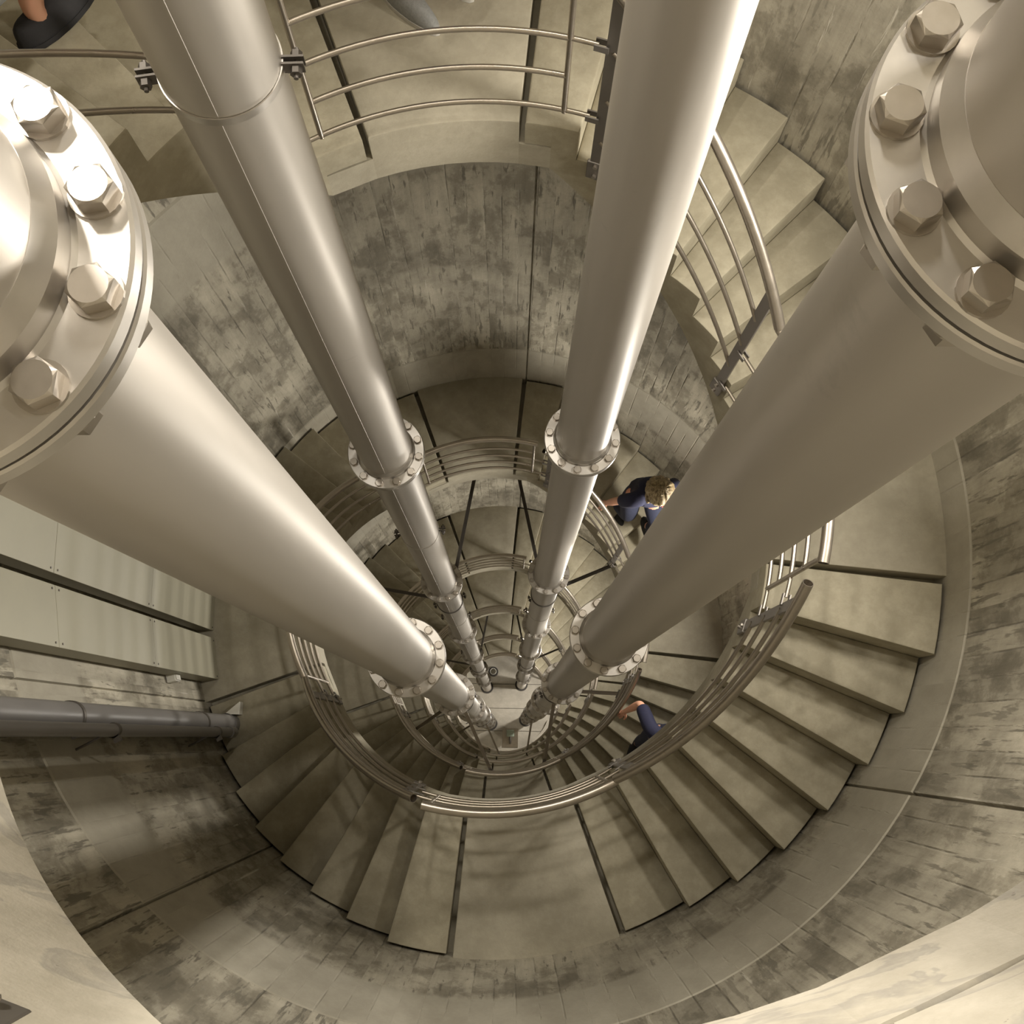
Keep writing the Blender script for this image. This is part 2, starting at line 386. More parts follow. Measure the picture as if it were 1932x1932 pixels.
# ------------------------------------------------------------------ RAILINGS
def arc(r, a0, a1, z0, z1, n): return [P(r, a0 + (a1 - a0) * i / n, z0 + (z1 - z0) * i / n) for i in range(n + 1)]
PA = R(19.8)
PZ = [.94, .69, .50, .315, .13]
def panel_meshes(r):
    out = []
    bm = bmesh.new(); tube(bm, arc(r, PA + R(1.2), -PA - R(1.2), PZ[0], PZ[0], 20), .021, 14, inner=.018); out.append(('handrail', mesh('handrail', bm, M_RAIL, 40)))
    for z in PZ[1:]:
        bm = bmesh.new(); tube(bm, arc(r, PA, -PA, z, z, 18), .0095, 10); out.append(('rail', mesh('rail', bm, M_RAIL, 40)))
    for s in (1, -1):
        bm = bmesh.new(); tube(bm, [P(r, s * PA, PZ[4] - .01), P(r, s * PA, PZ[0] - .01)], .010, 10); out.append(('end_bar', mesh('end_bar', bm, M_RAIL, 40)))
    for s in (1, -1):     # short connectors towards the posts of the flights
        for z in (PZ[2], PZ[4]):
            a0, a1 = s * PA, s * (HALF + R(12.6))
            am = a0 + (a1 - a0) * .62
            bm = bmesh.new(); tube(bm, arc(r, a0, a0 + (a1 - a0) * .72, z, z, 4), .0085, 10); out.append(('connector', mesh('connector', bm, M_RAIL, 40)))
            bm = bmesh.new()
            for dr in (-.013, .013):
                mid = P(r + dr, am + (a1 - am) * .5, z); L = abs(a1 - am) * r
                box(bm, mid, (.005, L, .026), Matrix.Rotation(am + (a1 - am) * .5, 3, 'Z'))
            out.append(('clamp_plate', mesh('clamp_plate', bm, M_POST)))
    return out
PM = {}
for q in range(-2, 21):
    r = {0: RR, 1: RR + .003, 2: RR + .008, 3: RR}[q % 4]
    key = q % 4
    if key not in PM: PM[key] = panel_meshes(r)
    e = empty('landing_railing', (0, 0, zland(q)), centre(q))
    tag(e, f'curved steel tube railing with five rails along the {place_words(q)} landing', 'railing', 'landing railings around the well')
    for nm, me in PM[key]: link(nm, me, e)
def fz(x): return -(((x - E1) / DE) + 1) * H      # pitch line, rel. to upper landing
def flight_meshes():
    out = []
    xa, xb = R(13.2), SPAN - R(12.7)
    x0, x1 = R(10.4), SPAN - R(8)
    n = 22
    def hel(x0, x1, off, n, r=RR): return [P(r, -(x0 + (x1 - x0) * i / n), fz(x0 + (x1 - x0) * i / n) + off) for i in range(n + 1)]
    bm = bmesh.new(); tube(bm, hel(x0, x1, 1.0, n), .021, 14, inner=.018); out.append(('handrail', mesh('handrail', bm, M_RAIL, 40)))
    for off in (.75, .505, .265):
        bm = bmesh.new(); tube(bm, hel(xa, xb, off, 18), .0095, 10); out.append(('rail', mesh('rail', bm, M_RAIL, 40)))
    for x in (xa, xb):
        zt = fz(x) + .985; zb = fz(x) - .02 if x == xb else -.2
        m = Matrix.Rotation(-x, 3, 'Z')
        bm = bmesh.new(); vs = box(bm, P(RR + .001, -x, (zt + zb) / 2), (.012, .046, zt - zb), m)
        bev(bm, .002, lambda e: True); out.append(('post', mesh('post', bm, M_POST)))
        bm = bmesh.new(); box(bm, P(RR - .003, -x, zb + .015), (.014, .066, .11), m)
        bev(bm, .004, lambda e: True); out.append(('base_plate', mesh('base_plate', bm, M_POST)))
        for dz in (-.025, .04):
            bm = bmesh.new()
            p0 = P(RR - .010, -x, zb + .015 + dz); p1 = P(RR - .020, -x, zb + .015 + dz); tube(bm, [p0, p1], .009, 6)
            out.append(('bolt', mesh('bolt', bm, M_BOLT)))
    return out
FM = flight_meshes()
for q in range(-3, 21):
    e = empty('flight_railing', (0, 0, zland(q)), centre(q) - HALF)
    nxt = f'flight down to the {place_words(q + 1)} landing' if q < 20 else 'lowest flight'
    tag(e, f'sloping steel railing beside the {nxt}', 'railing', 'flight handrails around the well')
    par = None
    for nm, me in FM:
        if nm == 'bolt': link(nm, me, par)
        else:
            o = link(nm, me, e)
            if nm == 'base_plate': par = o

# ------------------------------------------------------------------ PIPES
PIPES = {'back left': (-.505, .44), 'back right': (.43, .52), 'front left': (-.375, -.531), 'front right': (.555, -.42)}
PR, FRD, PCD = .125, .182, .159
JZ = [7.9, 3.77, -.32, -4.6, -8.8, -12.7, -16.6, -20.6]
FT = .021
bm = bmesh.new()   # upper flange with weld neck, origin at top face
lathe(bm, [(FRD - .003, 0), (FRD, -.003), (FRD, -FT + .002), (FRD - .002, -FT), (.10, -FT), (.10, .05), (PR + .0005, .05), (PR + .002, .046), (.1345, .030), (.1355, .028), (.1355, .004), (.1395, 0)], 96, closed=True)
ME_UP = mesh('flange', bm, M_FLANGE, 25)
bm = bmesh.new()
z0 = -FT - .006
lathe(bm, [(FRD - .002, z0), (FRD, z0 - .003), (FRD, z0 - FT + .003), (FRD - .003, z0 - FT), (.137, z0 - FT), (.133, z0 - FT - .006), (.129, z0 - FT - .028), (PR + .001, z0 - FT - .05), (.10, z0 - FT - .05), (.10, z0)], 96, closed=True)
ME_LO = mesh('flange', bm, M_FLANGE, 25)
bm = bmesh.new(); lathe(bm, [(.172, -FT), (.172, -FT - .006), (.11, -FT - .006), (.11, -FT)], 64, closed=True)
ME_GK = mesh('gasket', bm, M_GASKET, 25)
def bolt_mesh(rot):
    bm = bmesh.new()
    bmesh.ops.create_cone(bm, cap_ends=True, radius1=.0215, radius2=.0215, depth=.0032, segments=24, matrix=Matrix.Translation((0, 0, .0016)))
    hexprism(bm, (0, 0), .033, .003, .0185, rot)
    return mesh('bolt', bm, M_BOLT)
BOLTS = [bolt_mesh(R(a)) for a in (5, 27, 48)]
def nut_mesh(rot):
    bm = bmesh.new(); z = -2 * FT - .006
    bmesh.ops.create_cone(bm, cap_ends=True, radius1=.0215, radius2=.0215, depth=.003, segments=20, matrix=Matrix.Translation((0, 0, z - .0015)))
    rc = .033 / math.sqrt(3)
    bmesh.ops.create_cone(bm, cap_ends=True, radius1=rc, radius2=rc, depth=.019, segments=6, matrix=Matrix.Translation((0, 0, z - .0125)) @ Matrix.Rotation(rot, 4, 'Z'))
    bmesh.ops.create_cone(bm, cap_ends=True, radius1=.010, radius2=.010, depth=.012, segments=12, matrix=Matrix.Translation((0, 0, z - .026)))
    return mesh('nut', bm, M_BOLT)
NUTS = [nut_mesh(R(a)) for a in (10, 40)]
def section_mesh(L, base=False):
    bm = bmesh.new(); n = 64
    prof = [(PR, 0), (PR, -L)]
    lathe(bm, prof, n)
    # longitudinal weld bead
    tube(bm, [Vector((PR * math.cos(.9) * .999, PR * math.sin(.9) * .999, -.01)), Vector((PR * math.cos(.9) * .999, PR * math.sin(.9) * .999, -L + .01))], .0013, 6)
    return mesh('pipe_section', bm, M_PIPE, 30)
SECT = {}
def band_mesh(w, t):
    bm = bmesh.new(); lathe(bm, [(PR + .0005, w / 2), (PR + t, w / 2), (PR + t, -w / 2), (PR + .0005, -w / 2)], 64, closed=True)
    return bm
bm = band_mesh(.022, .0035)
ME_STRAP = mesh('strap', bm, M_FLANGE, 30)
def ear_mesh():
    bm = bmesh.new()
    for s in (-.008, .008): box(bm, (PR + .022, s, 0), (.045, .005, .03))
    m = Matrix.Rotation(R(90), 3, 'X')
    for s in (-1, 1):
        tube(bm, [Vector((PR + .028, s * .010, 0)), Vector((PR + .028, s * .026, 0))], .0125, 6)
    tube(bm, [Vector((PR + .028, -.035, 0)), Vector((PR + .028, .035, 0))], .005, 8)
    return mesh('strap_lug', bm, M_DARK)
ME_EAR = ear_mesh()
for i, (nm, c) in enumerate(PIPES.items()):
    e = empty('steel_pipe', (c[0], c[1], Z_FLOOR))
    tag(e, f'tall flanged stainless steel pipe, {nm} of the four in the open well', 'pipe', 'vertical pipes in the stair well')
    tops = [Z_TOP - .02] + [z - 2 * FT - .006 - .05 for z in JZ]
    bots = [z + .05 for z in JZ] + [Z_FLOOR + .02]
    for zt, zb in zip(tops, bots):
        L = round(zt - zb, 3)
        if L < .02: continue
        if L not in SECT: SECT[L] = section_mesh(L)
        link('pipe_section', SECT[L], e, (0, 0, zt - Z_FLOOR), R((-138, 60, 70, 60)[i]))
    joints = JZ[1:] if i in (2, 3) else JZ[2:]
    for z in JZ:
        fo = link('flange', ME_UP, e, (0, 0, z - Z_FLOOR)); lo = link('flange', ME_LO, e, (0, 0, z - Z_FLOOR))
        link('gasket', ME_GK, e, (0, 0, z - Z_FLOOR))
        for k in range(12):
            a = R(21 + 30 * k)
            link('bolt', BOLTS[(k * 7 + i) % 3], fo, (PCD * math.cos(a), PCD * math.sin(a), 0), a)
            if z > -5: link('nut', NUTS[k % 2], lo, (PCD * math.cos(a), PCD * math.sin(a), 0), a)
    bm = bmesh.new()   # collar where the pipe meets the floor
    lathe(bm, [(PR, .02), (.165, .02), (.172, .0), (PR, .0)], 48, closed=True)
    link('floor_collar', mesh('floor_collar', bm, M_GASKET, 30), e, (0, 0, .012))
    straps = {0: (2.62, -2.28, -7.18, -12.1, -17.0), 1: (-7.3, -17.1)}.get(i, (-7.9,))
    for z in straps:
        s = link('clamp_band', ME_STRAP, e, (0, 0, z - Z_FLOOR))
        for a in (R(3), R(190)) if i == 0 else (R(0), R(180)): link('strap_lug', ME_EAR, s, (0, 0, 0), a)

# brackets that hold the pipes off the stair and the wall
def strut_end(c, d, r):
    d = d.normalized(); b = c.dot(d); cc = c.dot(c) - r * r
    return c + d * (-b + math.sqrt(b * b - cc))
DIRS = {'back left': [((-.17 + .505 - .12, 1.24), RW, 0), ((-.77, .12), RW, 0)],
        'back right': [((-.235, 1.05), RW, 0), ((.39, .17), RW, 0)],
        'front left': [((.2, -.44), RI, -.3), ((-.36, -.20), RI, -1.05)],
        'front right': [((-.06, -.43), RI, -.3), ((.36, -.03), RI, .42)]}
ME_BAND = mesh('clamp_ring', band_mesh(.05, .008), M_DARK, 30)
for lv, zb in (('upper', -5.9), ('middle', -15.7)):
    for nm, c in PIPES.items():
        e = empty('pipe_bracket', (c[0], c[1], zb))
        tag(e, f'{lv} dark steel bracket with two struts holding the {nm} pipe', 'bracket', 'pipe brackets below the landings')
        rg = link('clamp_ring', ME_BAND, e)
        for a in (R(20), R(200)): link('strap_lug', ME_EAR, rg, (0, 0, 0), a)
        for d, r, dz in DIRS[nm]:
            C = Vector((c[0], c[1], 0)); D = Vector((d[0], d[1], 0)).normalized()
            E_ = strut_end(C, D, r); L = (E_ - C).length
            p0 = D * (PR - .002); p1 = D * L + Vector((0, 0, dz)); ax = (p1 - p0).normalized()
            x = Vector((0, 0, 1)).cross(ax).normalized(); y = ax.cross(x)
            m = Matrix((x, y, ax)).transposed()
            bm = bmesh.new(); ln = (p1 - p0).length
            box(bm, (p0 + p1) / 2, (.034, .004, ln), m); box(bm, (p0 + p1) / 2 + y * .013 + x * .015, (.004, .026, ln), m)
            s = link('strut', mesh('strut', bm, M_DARK if r == RW else M_RAIL), e)  # front struts take the paler rail steel to imitate light falling on them
            bm = bmesh.new(); box(bm, p1 - D * .004, (.008, .08, .09), Matrix.Rotation(math.atan2(p1.y + c[1], p1.x + c[0]), 3, 'Z'))
            link('foot_plate', mesh('foot_plate', bm, M_DARK), s)

# ------------------------------------------------------------------ DUCTS, DRAIN PIPE, JUNCTION BOX at the left landing
def duct(name, pa, pb, depth, zb, zt, seams, label):
    pa, pb = Vector(pa + (0,)), Vector(pb + (0,)); mid = (pa + pb) / 2; w = (pb - pa).length
    x = (pb - pa).normalized(); n = Vector((0, 0, 1)).cross(x); n = n if n.dot(mid) > 0 else -n   # outward to the wall
    ang = math.atan2(x.y, x.x)
    e = empty(name, (mid.x, mid.y, zb)); tag(e, label, 'cable duct', 'flat metal cable ducts standing by the left wall')
    rot = Matrix.Rotation(ang, 3, 'Z')
    bm = bmesh.new(); box(bm, n * (depth / 2 + .004) + Vector((0, 0, (zt - zb) / 2)), (w - .004, depth, zt - zb), rot)
    link('duct_body', mesh('duct_body', bm, M_DUCT), e)
    ed = [zb] + seams + [zt]
    for a, b in zip(ed, ed[1:]):
        bm = bmesh.new(); box(bm, n * -.001 + Vector((0, 0, (a + b) / 2 - zb)), (w, .006, b - a - .004), rot)
        bev(bm, .0015, lambda e: True)
        cv = link('cover_panel', mesh('cover_panel', bm, M_DUCT), e)
        for zz in (a + .035, b - .035):
            for s in (-1, 1):
                bm = bmesh.new(); p = n * -.004 + x * s * (w / 2 - .018) + Vector((0, 0, zz - zb))
                tube(bm, [p, p - n * .003], .005, 8); link('screw', mesh('screw', bm, M_DARK), cv)
duct('cable_duct', (-1.868, .02), (-1.862, -.224), .10, -2.445, 2.05, [-1.2, .05, 1.2], 'taller-looking flat beige cable duct beside the left pipe')
duct('cable_duct', (-1.851, -.276), (-1.804, -.541), .10, -2.445, 2.05, [-1.2, .05, 1.2], 'lower flat beige cable duct next to the round drain pipe')
def wallpipe(name, c, r, zb, zt, clamps, mat, label):
    e = empty(name, (c[0], c[1], zb)); tag(e, label, 'pipe')
    bm = bmesh.new(); tube(bm, [Vector((0, 0, 0)), Vector((0, 0, zt - zb))], r, 28); link('pipe_barrel', mesh('pipe_barrel', bm, mat, 40), e)
    bm = bmesh.new(); lathe(bm, [(r - .001, .10), (r + .006, .10), (r + .006, 0), (r - .001, 0)], 32, closed=True); link('socket', mesh('socket', bm, mat, 40), e)
    for z in clamps:
        bm = bmesh.new(); lathe(bm, [(r, .012), (r + .005, .012), (r + .005, -.012), (r, -.012)], 32, closed=True)
        d = Vector((c[0], c[1], 0)).normalized(); t = Vector((-d.y, d.x, 0))
        gap = RW - math.hypot(*c) - r
        tube(bm, [d * r, d * (r + gap + .01)], .006, 8); box(bm, t * (r + .012), (.03, .03, .024), Matrix.Rotation(math.atan2(t.y, t.x), 3, 'Z'))
        link('clamp', mesh('clamp', bm, M_DARK, 40), e, (0, 0, z - zb))
wallpipe('drain_pipe', (-1.71, -.83), .065, -2.445, 2.1, (-1.75, .1, 1.3), M_DRAIN, 'thick dark grey drain pipe clamped to the left wall')
wallpipe('conduit', (-1.595, -.878), .028, -2.1, 2.1, (-1.72, -.1, 1.2), M_DRAIN, 'thin grey conduit running beside the thick drain pipe')
e = empty('junction_box', P(RW - .03, R(-163.6), -1.75)); tag(e, 'small white junction box on the wall below the beige duct', 'box')
rz = Matrix.Rotation(R(-163.6), 3, 'Z')
bm = bmesh.new(); box(bm, (0, 0, 0), (.055, .085, .085), rz); bev(bm, .006, lambda e: True); link('box_body', mesh('box_body', bm, M_WHITE), e)
bm = bmesh.new(); d = P(1, R(-163.6), 0); box(bm, -d * .03, (.01, .075, .075), rz); bev(bm, .003, lambda e: True); link('lid', mesh('lid', bm, M_WHITE), e)
bm = bmesh.new(); t = Vector((-d.y, d.x, 0)); tube(bm, [t * -.04, t * -.07 + Vector((0, 0, .01)), t * -.075 + Vector((0, 0, .03)), t * -.06 + Vector((0, 0, .05)) + d * .02], .004, 6); link('cable', mesh('cable', bm, M_DARK), e)
e = empty('gap_light_wedge', (-1.72, -.735, -2.445)); tag(e, 'white wedge standing in for wall light in the gap behind the drain pipe', 'block')  # white shape put in for the wall light showing through the gap
bm = bmesh.new(); v = [bm.verts.new(p) for p in ((0, -.03, 0), (.09, -.03, 0), (.09, .05, 0), (0, -.03, .10), (.09, -.03, .10), (.09, .05, .10))]
for f in ((0, 2, 1), (3, 4, 5), (0, 1, 4, 3), (1, 2, 5, 4), (2, 0, 3, 5)): bm.faces.new([v[i] for i in f])
link('wedge', mesh('wedge', bm, M_WHITE), e)

# ------------------------------------------------------------------ LAMPS
def lamp(a, z, power, col, mat, label, size=.22, tilt=0):
    e = empty('wall_lamp', P(RW, a, z), a); tag(e, label, 'lamp', 'lamps on the shaft wall')
    bm = bmesh.new(); box(bm, (-.025, 0, 0), (.05, .56, .25)); bev(bm, .012, lambda e: True); link('housing', mesh('housing', bm, M_WHITE), e)
    bm = bmesh.new(); box(bm, (-.062, 0, 0), (.026, .50, .20)); bev(bm, .01, lambda e: True); link('diffuser', mesh('diffuser', bm, mat), e)
    ld = bpy.data.lights.new('lamp_light', 'AREA'); ld.shape = 'RECTANGLE'; ld.size = .50; ld.size_y = .20; ld.energy = power; ld.color = col; ld.spread = math.pi
    lo = bpy.data.objects.new('lamp_light', ld); COL.objects.link(lo); lo.parent = e; lo.location = (-.08, 0, 0)
    lo.rotation_euler = (0, R(90 - tilt), 0)
for k in range(1, -6, -1):
    z = 1.85 + 4.9 * k
    if z > Z_TOP: continue
    lamp(R(11), z, LAMP_W, WARM, M_GLOW, f'warm rectangular bulkhead lamp on the right-hand wall, {["above the viewer", "topmost in the picture", "second down", "third down", "fourth down", "fifth down", "lowest"][1 - k]}')
lamp(R(138), 5.5, TOP_W, WARM, M_GLOW, 'bright warm bulkhead lamp high on the left wall above the viewer')
lamp(R(165), -22.6, 16, (1, .92, .8), M_GLOW, 'lamp on the left wall just above the shaft floor')

lamp(R(87), 5.2, 120, WARM, M_GLOW, 'unseen lamp added on the back wall to brighten the near stair edge')  # added out of view to brighten the fascia of the nearest stairs
# ------------------------------------------------------------------ FLOOR THINGS
e = empty('sump_pump', (.15, -.78, Z_FLOOR)); tag(e, 'small grey-green pump box on a dark base on the shaft floor', 'pump')
M_GREEN = plain('grey_green_enamel', (.28, .33, .27), .4, 20, .1, .05)
bm = bmesh.new(); box(bm, (0, 0, .42), (.20, .18, .30)); bev(bm, .02, lambda e: True); link('pump_body', mesh('pump_body', bm, M_GREEN), e)
bm = bmesh.new(); bmesh.ops.create_cone(bm, cap_ends=True, radius1=.09, radius2=.07, depth=.28, segments=20, matrix=Matrix.Translation((0, 0, .14))); link('motor', mesh('motor', bm, M_DARK, 40), e)
bm = bmesh.new(); tube(bm, [Vector((0, -.08, .1)), Vector((0, -.2, .1)), Vector((0, -.26, .04))], .03, 12); link('outlet', mesh('outlet', bm, M_DARK, 40), e)
bm = bmesh.new(); box(bm, (0, -.12, .0125), (.42, .5, .025)); bev(bm, .006, lambda e: True); link('base_plate', mesh('base_plate', bm, M_RAIL), e)
e = empty('pipe_stub', (-.34, .86, Z_FLOOR)); tag(e, 'short open pipe stub with a black collar at the back of the shaft floor', 'pipe')
bm = bmesh.new(); lathe(bm, [(.085, 0), (.085, .16), (.075, .16), (.075, .02)], 32, closed=True); link('stub', mesh('stub', bm, M_WHITE, 40), e)
bm = bmesh.new(); lathe(bm, [(.086, 0), (.135, 0), (.13, .05), (.086, .05)], 32, closed=True); link('collar', mesh('collar', bm, M_GASKET, 40), e)
pts = [Vector((-1.05, -.55, Z_FLOOR + .012)) + Vector((.11 * i + .03 * math.sin(i * 2.1), .09 * math.sin(i * 1.3), .0)) for i in range(7)]
bm = bmesh.new(); tube(bm, pts, .010, 8); tag(link('hose', mesh('hose', bm, M_GASKET, 40)), 'thin black hose curling over the left of the shaft floor', 'hose')
bm = bmesh.new()
polar(bm, [(R(-20) - R(140) * i / 24, Z_FLOOR + .14, Z_FLOOR) for i in range(25)], 1.22, 1.5)
tag(link('floor_curb', mesh('floor_curb', bm, M_FLOOR, 30)), 'pale curved concrete curb along the near side of the shaft floor', 'curb')
e = empty('white_stand', (-.92, .74, Z_FLOOR)); tag(e, 'small white metal frame standing left on the bright shaft floor', 'frame')
for k in range(2):
    bm = bmesh.new(); box(bm, (0, .12 * k - .06, .35), (.22, .02, .02)); box(bm, (-.1, .12 * k - .06, .17), (.02, .02, .34)); box(bm, (.1, .12 * k - .06, .17), (.02, .02, .34)); link('frame_side', mesh('frame_side', bm, M_WHITE), e)
bm = bmesh.new(); box(bm, (0, 0, .37), (.24, .16, .015)); bev(bm, .004, lambda e: True); link('frame_top', mesh('frame_top', bm, M_WHITE), e)


# ------------------------------------------------------------------ PEOPLE
def skin_obj(name, chains, mat, parent, sub=2):
    """chains: list of lists of (key, Vector, radius); equal keys are welded"""
    idx = {}; V = []; E_ = []; Rr = []
    for ch in chains:
        prev = None
        for key, co, rr in ch:
            if key not in idx: idx[key] = len(V); V.append(co); Rr.append(rr)
            i = idx[key]
            if prev is not None and prev != i: E_.append((prev, i))
            prev = i
    me = bpy.data.meshes.new(name); me.from_pydata(V, E_, []); me.materials.append(mat)
    o = link(name, me, parent)
    o.modifiers.new('skin', 'SKIN')
    if not me.skin_vertices:
        bpy.context.view_layer.update()
    sk = me.skin_vertices[0].data if me.skin_vertices else None
    if sk is None: return o
    for i, rr in enumerate(Rr):
        sk[i].radius = (rr, rr) if not isinstance(rr, tuple) else rr
        sk[i].use_root = (i == 0)
    o.modifiers['skin'].use_smooth_shade = True
    s = o.modifiers.new('sub', 'SUBSURF'); s.levels = sub; s.render_levels = sub
    return o
def ik(a, b, l1, l2, pole):
    d = b - a; L = min(d.length, (l1 + l2) * .999); dn = d.normalized()
    x = (l1 * l1 - l2 * l2 + L * L) / (2 * L); hh = math.sqrt(max(0, l1 * l1 - x * x))
    p = (pole - dn * pole.dot(dn)).normalized()
    return a + dn * x + p * hh, a + dn * L
def ellip(bm, c, s, rot=None, seg=24):
    m = Matrix.Translation(c)
    if rot is not None: m = m @ rot.to_4x4()
    m = m @ Matrix.Diagonal((s[0], s[1], s[2], 1))
    return bmesh.ops.create_uvsphere(bm, u_segments=seg, v_segments=seg // 2 + 2, radius=1, matrix=m)['verts']
def person(loc, face, h, footL, footR, handL, handR, lean, label, shirt, pants, shoe, hair='long', hairmat=M_HAIR, sleeve=.75, headturn=0, cuff=.2, sneaker=False):
    """loc on the lower tread; face = heading (x,y); feet/hands given in local (right, forward, up) metres"""
    f = Vector((face[0], face[1], 0)).normalized(); r = Vector((f.y, -f.x, 0)); u = Vector((0, 0, 1))
    e = empty('person', loc); tag(e, label, 'person', None)
    def L(x, y, z): return r * x + f * y + u * z
    k = h / 1.7
    hip = L(0, 0, .93 * k) + f * lean * .2
    chest = L(0, lean * .75, 1.28 * k); neck = L(0, lean, 1.44 * k); head = L(0, lean * 1.25 + .015, 1.58 * k)
    waist = (hip + chest) / 2
    ch = []
    ch.append([('hip', hip, .115 * k), ('waist', waist, .10 * k), ('chest', chest, .105 * k), ('nb', L(0, lean * .95, 1.40 * k), .055 * k), ('neck', neck, .048 * k), ('head0', head - u * .03, .055 * k)])
    legs = {}; arms = {}
    for s, ft in ((-1, footL), (1, footR)):
        hj = hip + r * s * .085 * k - u * .04
        ank = L(*ft) + u * .09
        kn, ank = ik(hj, ank, .43 * k, .43 * k, f)
        toe = ank - u * .055 + f * .14
        legs[s] = (hj, kn, ank, toe)
        ch.append([('hip', hip, 0), (f'hj{s}', hj, .085 * k), (f'th{s}', (hj * .45 + kn * .55), .07 * k), (f'kn{s}', kn, .052 * k), (f'cf{s}', kn * .62 + ank * .38, .052 * k), (f'an{s}', ank, .036 * k), (f'hl{s}', ank - u * .05 + f * .02, .036 * k), (f'to{s}', toe, .030 * k)])
    for s, hd in ((-1, handL), (1, handR)):
        sh = L(0, lean * .95, 1.37 * k) + r * s * .175 * k
        el, wr = ik(sh, L(*hd), .28 * k, .25 * k, -f * .8 + r * s * .4)
        d = (wr - el).normalized(); palm = wr + d * .05
        arms[s] = (sh, el, wr)
        ch.append([('nb', None, 0), (f'sh{s}', sh, .040 * k), (f'ua{s}', (sh + el) / 2, .038 * k), (f'el{s}', el, .036 * k), (f'fa{s}', el * .6 + wr * .4, .035 * k), (f'wr{s}', wr, .023 * k), (f'pa{s}', palm, (.030, .018))])
        side = d.cross(u); side = side.normalized() if side.length > .05 else r
        curl = side.cross(d).normalized() * -1
        for j, (off, ln) in enumerate(((-.027, .062), (-.009, .072), (.009, .068), (.026, .055))):
            b = wr + d * .085 + side * off
            ch.append([(f'pa{s}', palm, 0), (f'f{s}{j}a', b, .0095), (f'f{s}{j}b', b + d * ln * .5 - u * .008, .0085), (f'f{s}{j}c', b + d * ln * .85 - u * .026, .0075)])
        tb = wr + d * .03 + side * -.03 + f * .005
        ch.append([(f'pa{s}', palm, 0), (f't{s}a', tb + side * -.008, .011), (f't{s}b', tb + side * -.018 + d * .03, .0095), (f't{s}c', tb + side * -.02 + d * .052, .008)])
    pos = {}
    for c in ch:
        for key, co, rr in c:
            if co is not None and key not in pos: pos[key] = (co, rr)
    ch = [[(key, pos[key][0], pos[key][1]) for key, co, rr in c] for c in ch]
    skin_obj('body', ch, M_SKIN, e)
    # clothing
    g = .014
    sh = [[('hem', hip - u * .07, .118 * k + g), ('hip', hip + u * .02, .118 * k + g), ('waist', waist, .108 * k + g), ('chest', chest, .125 * k + g), ('nb', L(0, lean * .95, 1.405 * k), .07 * k + g)]]
    for s in (-1, 1):
        a, b, w_ = arms[s]; t = sleeve
        end = a + (b - a) * t if t <= 1 else b + (w_ - b) * (t - 1)
        c = [('nb', L(0, lean * .95, 1.405 * k), .07 * k + g), (f's{s}', a, .055 * k + g)]
        if t > 1: c.append((f'e{s}', b, .038 * k + g))
        c.append((f'c{s}', end, .045 * k + g)); sh.append(c)
    skin_obj('shirt', sh, shirt, e)
    tr = [[('top', hip + u * .09 * k, .095 * k), ('hip', hip - u * .02, .098 * k + g)]]
    for s in (-1, 1):
        hj, kn, an, toe = legs[s]
        tr.append([('hip', hip - u * .02, .098 * k + g), (f'h{s}', hj - u * .05 * k + r * s * .005, .078 * k + g), (f't{s}', hj * .45 + kn * .55, .075 * k + g), (f'k{s}', kn, .057 * k + g), (f'c{s}', kn * .5 + an * .5, .052 * k + g), (f'a{s}', an + (kn - an) * cuff, .042 * k + g)])
    skin_obj('trousers', tr, pants, e)
    for s in (-1, 1):
        an, toe = legs[s][2], legs[s][3]
        base = an - u * .085; nm = 'shoe'
        bm = bmesh.new(); n = 20; prof = []
        for i in range(n):        # shoe outline in plan
            t = 2 * math.pi * i / n; y = .055 + .145 * math.cos(t) ; x = .046 * math.sin(t) * (1 - .12 * math.cos(t))
            prof.append((x, y))
        rings = []
        for zz, sc, cy in ((0, .97, 0), (.012, 1.02, 0), (.028, 1.0, 0), (.052, .9, -.012), (.07, .70, -.035), (.082, .42, -.065)):
            rings.append([bm.verts.new(base + r * x * sc + f * ((y - .055) * sc + .055 + cy) + u * zz) for x, y in prof])
        for a, b in zip(rings, rings[1:]):
            for i in range(n): bm.faces.new((a[i], a[(i + 1) % n], b[(i + 1) % n], b[i]))
        bm.faces.new(rings[0]); bm.faces.new(rings[-1])
        so = link('shoe', mesh('shoe', bm, shoe, 60), e)
        bm = bmesh.new(); a = [bm.verts.new(base + r * x * 1.06 + f * ((y - .055) * 1.05 + .055) + u * -.004) for x, y in prof]; b = [bm.verts.new(base + r * x * 1.06 + f * ((y - .055) * 1.05 + .055) + u * .016) for x, y in prof]
        for i in range(n): bm.faces.new((a[i], a[(i + 1) % n], b[(i + 1) % n], b[i]))
        bm.faces.new(a); bm.faces.new(b)
        link('sole', mesh('sole', bm, M_SOLE if sneaker else shoe, 60), so)
    # head
    hc = head + u * .035 * k
    hf = Matrix.Rotation(headturn, 3, 'Z') @ f; hr = Vector((hf.y, -hf.x, 0)); rot = Matrix((hr, hf, u)).transposed()
    hf = hf * math.cos(.0); 
    bm = bmesh.new(); vs = ellip(bm, hc, (.072 * k, .092 * k, .112 * k), rot)
    for v in vs:
        q = v.co - hc; y = q.dot(hf); z = q.dot(u)
        if z < -.02: v.co = v.co - hr * q.dot(hr) * .25 * min(1, (-z - .02) / .08) - hf * y * (.10 if y < 0 else .0) * min(1, (-z - .02) / .06)
    ellip(bm, hc + hf * .094 * k - u * .018, (.013, .02, .022), rot, 12)     # nose
    for s in (-1, 1): ellip(bm, hc + hr * s * .073 * k - u * .012 - hf * .005, (.010, .018, .030), rot, 12)   # ears
    hd = link('head', mesh('head', bm, M_SKIN, 60), e)
